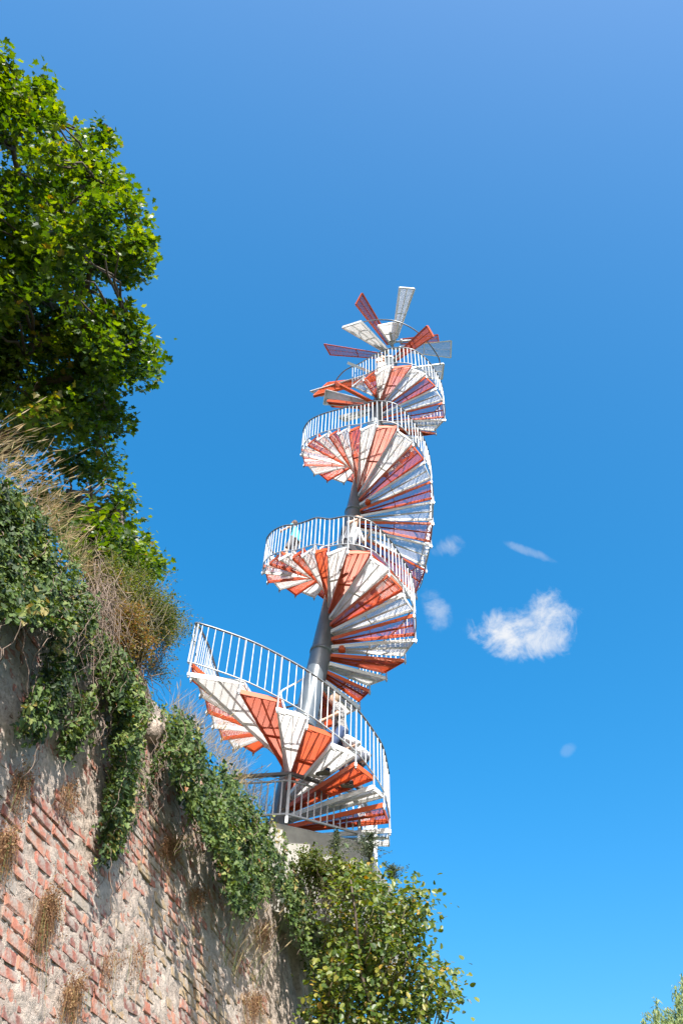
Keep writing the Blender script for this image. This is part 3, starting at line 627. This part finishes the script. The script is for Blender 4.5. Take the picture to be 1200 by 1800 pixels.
ivy('ivy', 'thin light green ivy strand beside the round corbel stones', [(268, 1295), (296, 1290), (288, 1340), (268, 1400), (245, 1450), (230, 1448), (240, 1390), (258, 1330)], 1500, (.03, .16), (.026, .048), length=(.2, .4))
ivy('ivy', 'thick glossy ivy mass rolling along the wall top to the platform', [(282, 1235), (330, 1252), (365, 1300), (402, 1345), (440, 1400), (488, 1445), (520, 1490), (548, 1530), (560, 1570), (520, 1630), (492, 1560), (455, 1580), (425, 1615), (402, 1570), (376, 1490), (335, 1425), (302, 1360), (290, 1300)], 19000, (.02, .60), (.036, .068))
ivy('ivy', 'dark green ivy skirt over the far corner of the wall', [(500, 1500), (560, 1530), (590, 1600), (592, 1700), (590, 1815), (552, 1815), (560, 1740), (540, 1680), (520, 1640), (492, 1570)], 8200, (.02, .60), (.04, .075))

# --- dry grass along the wall top
def blades(name, bases, tips, w, m_, rnd, heads=0.):
    V = []; lens = []; lp = []; rv_ = []; n_ = 0
    for b_, t_, r_ in zip(bases, tips, rnd):
        L = np.linalg.norm(t_ - b_); sd = np.cross(t_ - b_, pix_ray(600, 900) + rng.normal(0, .5, 3)); sd /= np.linalg.norm(sd) + 1e-9; dp = np.array([rng.normal(0, .05), rng.normal(0, .05), -.22 * rng.random()]) * L
        pts_ = [b_ + (t_ - b_) * f + dp * f * f for f in (0, .35, .7, 1.)]; ws = (1, .8, .5, .12)
        for p_, ww in zip(pts_, ws): V += [p_ - sd * w * ww, p_ + sd * w * ww]; rv_ += [r_, r_]
        for i in range(3): lens.append(4); lp += [n_ + 2 * i, n_ + 2 * i + 1, n_ + 2 * i + 3, n_ + 2 * i + 2]
        n_ += 8
        if rng.random() < heads:                               # seed head: fatter spindle at the tip
            d = pts_[3] - pts_[2]; d /= np.linalg.norm(d) + 1e-9; h0 = pts_[3] - d * .09
            for k, ww in enumerate((.2, 2.6, 1.8, .3)): p_ = h0 + d * .04 * k; V += [p_ - sd * w * ww, p_ + sd * w * ww]; rv_ += [min(r_ + .15, .84)] * 2
            for i in range(3): lens.append(4); lp += [n_ + 2 * i, n_ + 2 * i + 1, n_ + 2 * i + 3, n_ + 2 * i + 2]
            n_ += 8
    return link(name, np_mesh(name, np.array(V), lens, lp, {'rnd': rv_}), m_)
def grass(label, line_px, n_, hgt, tilt, w=.0020, m_='straw', heads=.25, off=.0, spread=.35, green=.1, cat_='grass', group_='dry grass on the wall top', nm='dry_grass'):
    P0 = []; P1 = []
    ln = np.array(line_px, float)
    for _ in range(n_):
        t = rng.random() * (len(ln) - 1); i = int(t); p_ = ln[i] + (ln[i + 1] - ln[i]) * (t - i) + rng.normal(0, 5, 2); b_ = wall_hit(p_[0], p_[1], off + rng.uniform(-.3, .12))
        h = hgt * rng.uniform(.45, 1.05); P0.append(b_); P1.append(b_ + np.array([tilt[0], tilt[1], tilt[2]]) * h + rng.normal(0, spread, 3) * h)
    r_ = np.clip(rng.normal(.5, .2, n_), 0, .85); r_[rng.random(n_) < green] = 1.
    o = blades(nm, P0, P1, w, M[m_], r_, heads); return tag(o, label, cat_, group_, kind='stuff')
grass('tall straw grass with seed heads over the broad ivy curtain', [(-60, 770), (0, 828), (45, 870), (90, 935)], 300, .58, (.46, -.1, .50), heads=.6, spread=.30, green=.2)
grass('bleached dry grass between ivy and plane tree', [(70, 900), (110, 950), (150, 1010), (185, 1060)], 460, .34, (.40, -.1, .5), heads=.25, green=.38)
grass('thin brown grass along the wall top beside the white and red treads', [(300, 1245), (345, 1290), (395, 1345), (425, 1385)], 600, .46, (.38, -.1, .8), w=.0022, heads=.15)
grass('dry grass in front of the platform railing', [(420, 1375), (455, 1420), (500, 1455)], 260, .5, (.2, 0, .9), w=.0022, heads=.2)
# weeds rooted in the wall
def weed(px, py, n_, L_, w=.0016):
    P0 = []; P1 = []; bits = []
    for _ in range(n_):
        b_ = wall_hit(px + rng.normal(0, 9), py + rng.normal(0, 7), .03 + .05 * rng.random())
        dn = rng.uniform(-1.15, -.15) if rng.random() < .82 else rng.uniform(0, .5)
        d = N * rng.uniform(.02, .22) + U * rng.normal(0, .13) + np.array([0, 0, dn]); e_ = b_ + d * L_ * rng.uniform(.5, 1.15) + rng.normal(0, .012, 3); P0.append(b_); P1.append(e_)
        f = rng.random((3, 1)); bits.append(b_ + (e_ - b_) * f + rng.normal(0, .012, (3, 3)))
    r_ = np.clip(rng.normal(.45, .22, n_), 0, .9); r_[rng.random(n_) < .1] = 1.
    o = blades('dry_weed', P0, P1, w, M['dryweed'], r_); lf = leaves('weed_leaves', np.vstack(bits), (.012, .026), T_BIT, M['dryweed'], (0, -.4, .6), .8)
    lf.parent = o; tag(lf, kind='stuff'); return o
for px, py, n_, L_, lab in ((88, 1585, 300, .52, 'large tan weed tuft drooping over the red bricks at the broken brick hole'), (132, 1735, 220, .38, 'russet weed tuft low on the red bricks below the large tan tuft'),
        (12, 1470, 230, .40, 'straw coloured weed tuft where the wall leaves toward the plane tree'), (42, 1365, 120, .40, 'thin dark weed in the shadow under the pale ivy strands'), (124, 1385, 100, .32, 'small dark brown weed on smeared mortar left of the ivy rope'),
        (300, 1485, 300, .28, 'mixed green and brown weed below the thin ivy strand'), (346, 1570, 150, .26, 'dark dry weed in a crevice below the thick ivy mass'),
        (196, 1680, 60, .40, 'rusty weed streak between red and ochre bricks'), (242, 1670, 60, .46, 'pale wispy weed hanging over the ochre bricks'),
        (462, 1632, 260, .40, 'bleached grassy weed in the gully of the rendered wall end'), (446, 1755, 260, .34, 'rust brown weed at the foot of the rendered wall end')):
    tag(weed(px, py, n_, L_), lab, 'weed', 'dry weeds on the brick wall')
grass('long green and straw stalks arching from the wall near its far corner', [(395, 1660), (400, 1700), (410, 1720), (470, 1740)], 60, .95, (.35, -.2, .8), w=.0025, off=.1, spread=.28, green=.45, group_='grass stalks on the brick wall', nm='grass_stalks')
grass('fine wisps of grass sticking out from the rubble face', [(300, 1500), (320, 1480), (345, 1540)], 50, .5, (.3, -.2, .6), w=.002, off=.1, green=.6, group_='grass stalks on the brick wall', nm='grass_stalks')

# --- twiggy bush leaning out over the ivy
def bush(name, label, lumps, root_pt, n_, leaf_n, size, T, m_, facing=(0, -.3, .9), stem=.004, tipbias=.35, cat_='bush', rndm=None, root_r=.06):
    root_ = empty(name, tuple(root_pt)); mb_ = MB(); P = []; rv_ = []
    w_ = np.array([np.prod(r_) ** .67 for _, r_ in lumps]); w_ /= w_.sum()
    for i in range(n_):
        cen, rad = lumps[rng.choice(len(lumps), p=w_)]
        d = rng.normal(0, 1, 3); d /= np.linalg.norm(d); long_ = rng.random() < .12; e_ = np.asarray(cen) + d * np.asarray(rad) * (rng.uniform(1., 1.45) if long_ else rng.uniform(.2, 1.) ** .6); s_ = np.asarray(root_pt) + rng.normal(0, root_r, 3); L_ = curve(s_, e_, .12, 8, .06)
        k_ = leaf_n // 2 if long_ else leaf_n
        mb_.tube(L_, np.linspace(stem, stem * .3, 8), 4); t_ = rng.uniform(tipbias, 1, k_) * 7; i0 = np.clip(t_.astype(int), 0, 6); P.append(L_[i0] + (L_[i0 + 1] - L_[i0]) * (t_ - i0)[:, None] + rng.normal(0, .03, (k_, 3)))
        rv_.append(np.clip(rng.normal(.5 if rndm is None else rndm(e_), .2, k_), 0, 1))
    tag(rebase(mb_.build('stems', M['stem'], None, True), root_), kind='stuff'); rebase(leaves('foliage', np.vstack(P), size, T, m_, facing, .8, 0., None, np.concatenate(rv_)), root_)
    return tag(root_, label, cat_)
rp = wall_hit(200, 1135, -.02)
def wl(px, py, off_, r_): return (wall_hit(px, py, off_), (r_, r_ * .8, r_))
HB = [wl(225, 1040, 0, .46), wl(180, 1010, -.1, .36), wl(270, 1085, .1, .42), wl(215, 1110, .15, .38), wl(300, 1110, .1, .30), wl(240, 1150, .15, .26)]
cb = HB[0][0]
bush('heath_bush', 'fine twiggy bush turning brown, leaning out above the ivy', HB, rp, 1100, 34, (.022, .042), T_BIT, M['wisp'], rndm=lambda e_: .30 + .6 * np.clip((cb[2] + .05 - e_[2]) * 1.5, 0, 1), root_r=.14, tipbias=.45)
bush('wiry_bush', 'sparse wiry twigs reaching toward the stair railing from the brown bush', [wl(318, 1095, .05, .34), wl(295, 1180, .1, .25)], wall_hit(262, 1180, .0), 90, 16, (.018, .032), T_BIT, M['wisp'], tipbias=.5, stem=.0025)
mb = MB()
for _ in range(80):
    a_ = wall_hit(165 + rng.normal(0, 14), 1035 + rng.normal(0, 26), .12); b_ = wall_hit(190 + rng.normal(0, 38), 1140 + rng.normal(0, 45), .28 + .2 * rng.random()); mb.tube(curve(a_, b_, .05, 8, .10), np.linspace(.0045, .0015, 8), 4)
for _ in range(40):
    a_ = wall_hit(240 + rng.normal(0, 6), 1165 + rng.normal(0, 12), .16); b_ = wall_hit(258 + rng.normal(0, 14), 1240 + rng.normal(0, 18), .25); mb.tube(curve(a_, b_, .05, 8, .08), np.linspace(.009, .002, 8), 4)
tag(mb.build('bare_twigs', M['twig'], None, True), 'tangle of bare grey twigs hanging below the brown bush', 'twigs')
# --- green weeds on the wall crest by the tree
bush('leafy_weed', 'fresh green leafy weeds on the wall top under the plane tree', [wl(165, 940, -.25, .42)], wall_hit(150, 1000, -.2), 90, 26, (.05, .10), T_OVAL, M['treeleaf'], root_r=.15)

# --- shrub at the foot of the tower, right of the wall corner
SP = [(588, 1575), (600, 1535), (640, 1525), (668, 1545), (705, 1572), (748, 1552), (772, 1588), (752, 1632), (738, 1660), (756, 1692), (800, 1702), (812, 1728), (795, 1765), (752, 1772), (745, 1830), (700, 1900), (556, 1900), (566, 1720), (592, 1660)]
sroot = np.array([1.3, 12.2, -1.6]); shrub = empty('hazel_shrub', tuple(sroot)); q_ = sample_poly(SP, 390)
CS = np.array([at_y(px - 10, py, rng.uniform(11.0, 12.9)) for px, py in q_]); P_ = []; Rn = []
for c in CS:
    n_ = rng.integers(18, 34); o_ = rng.normal(0, .13, (n_, 3)); P_.append(c + o_); Rn.append(np.clip(rng.normal(rng.normal(.52, .17), .2, n_), 0, 1))
rebase(leaves('crown', np.vstack(P_), (.05, .095), T_OVAL, M['shrub'], (.1, -.5, .7), .5, 1.0, None, np.concatenate(Rn)), shrub)
for k in range(6):
    e_ = CS[rng.integers(len(CS))]; mb = MB(); mb.tube(curve(sroot + rng.normal(0, .12, 3) * (1, 1, 0), e_, .08, 9, .03), np.linspace(.05, .012, 9), 7); rebase(mb.build('trunk', M['bark'], None, True), shrub)
mb = MB()
for c in CS[::2]: mb.tube(curve(c + np.array([-.12, .1, -.35]), c, .05, 5, .05), np.linspace(.012, .003, 5), 4)
tag(rebase(mb.build('twigs', M['stem'], None, True), shrub), kind='stuff')
tag(shrub, 'yellow-green broadleaf shrub growing beside the wall below the platform', 'shrub')
bush('wild_shrub', 'soft green wild shrub spilling over the concrete platform front', [(at_y(585, 1530, 12.45), (.35, .3, .22)), (at_y(545, 1510, 12.3), (.3, .3, .22)), (at_y(635, 1545, 12.5), (.32, .3, .2))], at_y(580, 1580, 12.5), 220, 26, (.026, .055), T_OVAL, M['wisp'], rndm=lambda e_: .25, cat_='shrub', root_r=.2)
def sprig(label, px, py, y, h, w, n_):
    b_ = at_y(px, py, y); root_ = empty('dark_sprig', tuple(b_)); mb_ = MB(); P = []
    mb_.tube([b_, b_ + (0.02, 0, h * .5), b_ + (0, 0, h)], (.008, .006, .002), 5)
    for _ in range(n_):
        f = rng.uniform(.12, 1); s_ = b_ + np.array([0, 0, h * f]); e_ = s_ + np.array([rng.normal(0, 1), rng.normal(0, 1), .7]) * w * (1.15 - f); L_ = curve(s_, e_, .05, 5, .05); mb_.tube(L_, np.linspace(.004, .0015, 5), 4); P.append(np.repeat(L_, 9, 0) + rng.normal(0, .016, (45, 3)))
    rebase(mb_.build('stems', M['stem'], None, True), root_); rebase(leaves('foliage', np.vstack(P), (.018, .034), T_BIT, M['sprig'], (0, -.4, .6), .8), root_)
    return tag(root_, label, 'plant')
sprig('slender dark evergreen sprig upright before the middle of the concrete', 590, 1528, 12.5, .62, .17, 40)
sprig('bushy dark evergreen sprig at the right corner of the concrete', 652, 1530, 12.9, .60, .24, 60)
sprig('short dark sprig at the outer edge of the concrete platform', 690, 1560, 12.9, .32, .2, 34)

# --- distant willow
wr = np.array([14.6, 31, -1.6]); wil = empty('willow_tree', tuple(wr)); P_ = []
tops = []
for _ in range(340):
    d = rng.normal(0, 1, 3); d[2] = abs(d[2]); d /= np.linalg.norm(d); c = np.array([14.4, 31, 6.75]) + d * np.array([4.4, 4.0, 4.6]) * rng.uniform(.75, 1.03); tops.append(c)
    L_ = rng.uniform(.8, 2.2); n_ = int(130 * L_); t_ = rng.random(n_); out_ = np.array([d[0], d[1], 0]); s_ = c + out_ * (t_ ** .5)[:, None] * .5 + np.array([0, 0, -1.])[None] * (t_ * L_)[:, None]; P_.append(s_ + rng.normal(0, .06, (n_, 3)))
rebase(leaves('crown', np.vstack(P_), (.12, .24), T_THIN, M['willow'], (0, -.6, .4), .7, 3.0), wil)
mb = MB(); mb.tube(cat([wr, wr + (.1, 0, 3), wr + (.4, 0, 6.2)], 4), np.linspace(.4, .2, 9), 10); rebase(mb.build('trunk', M['bark'], None, True), wil)
mb = MB()
for c in tops[::9]: mb.tube(curve(wr + (.4, 0, 5.6), c, .1, 6, .04), np.linspace(.12, .01, 6), 5)
rebase(mb.build('limbs', M['bark'], None, True), wil)
tag(wil, 'pale drooping willow crown far off below the cloud', 'tree')
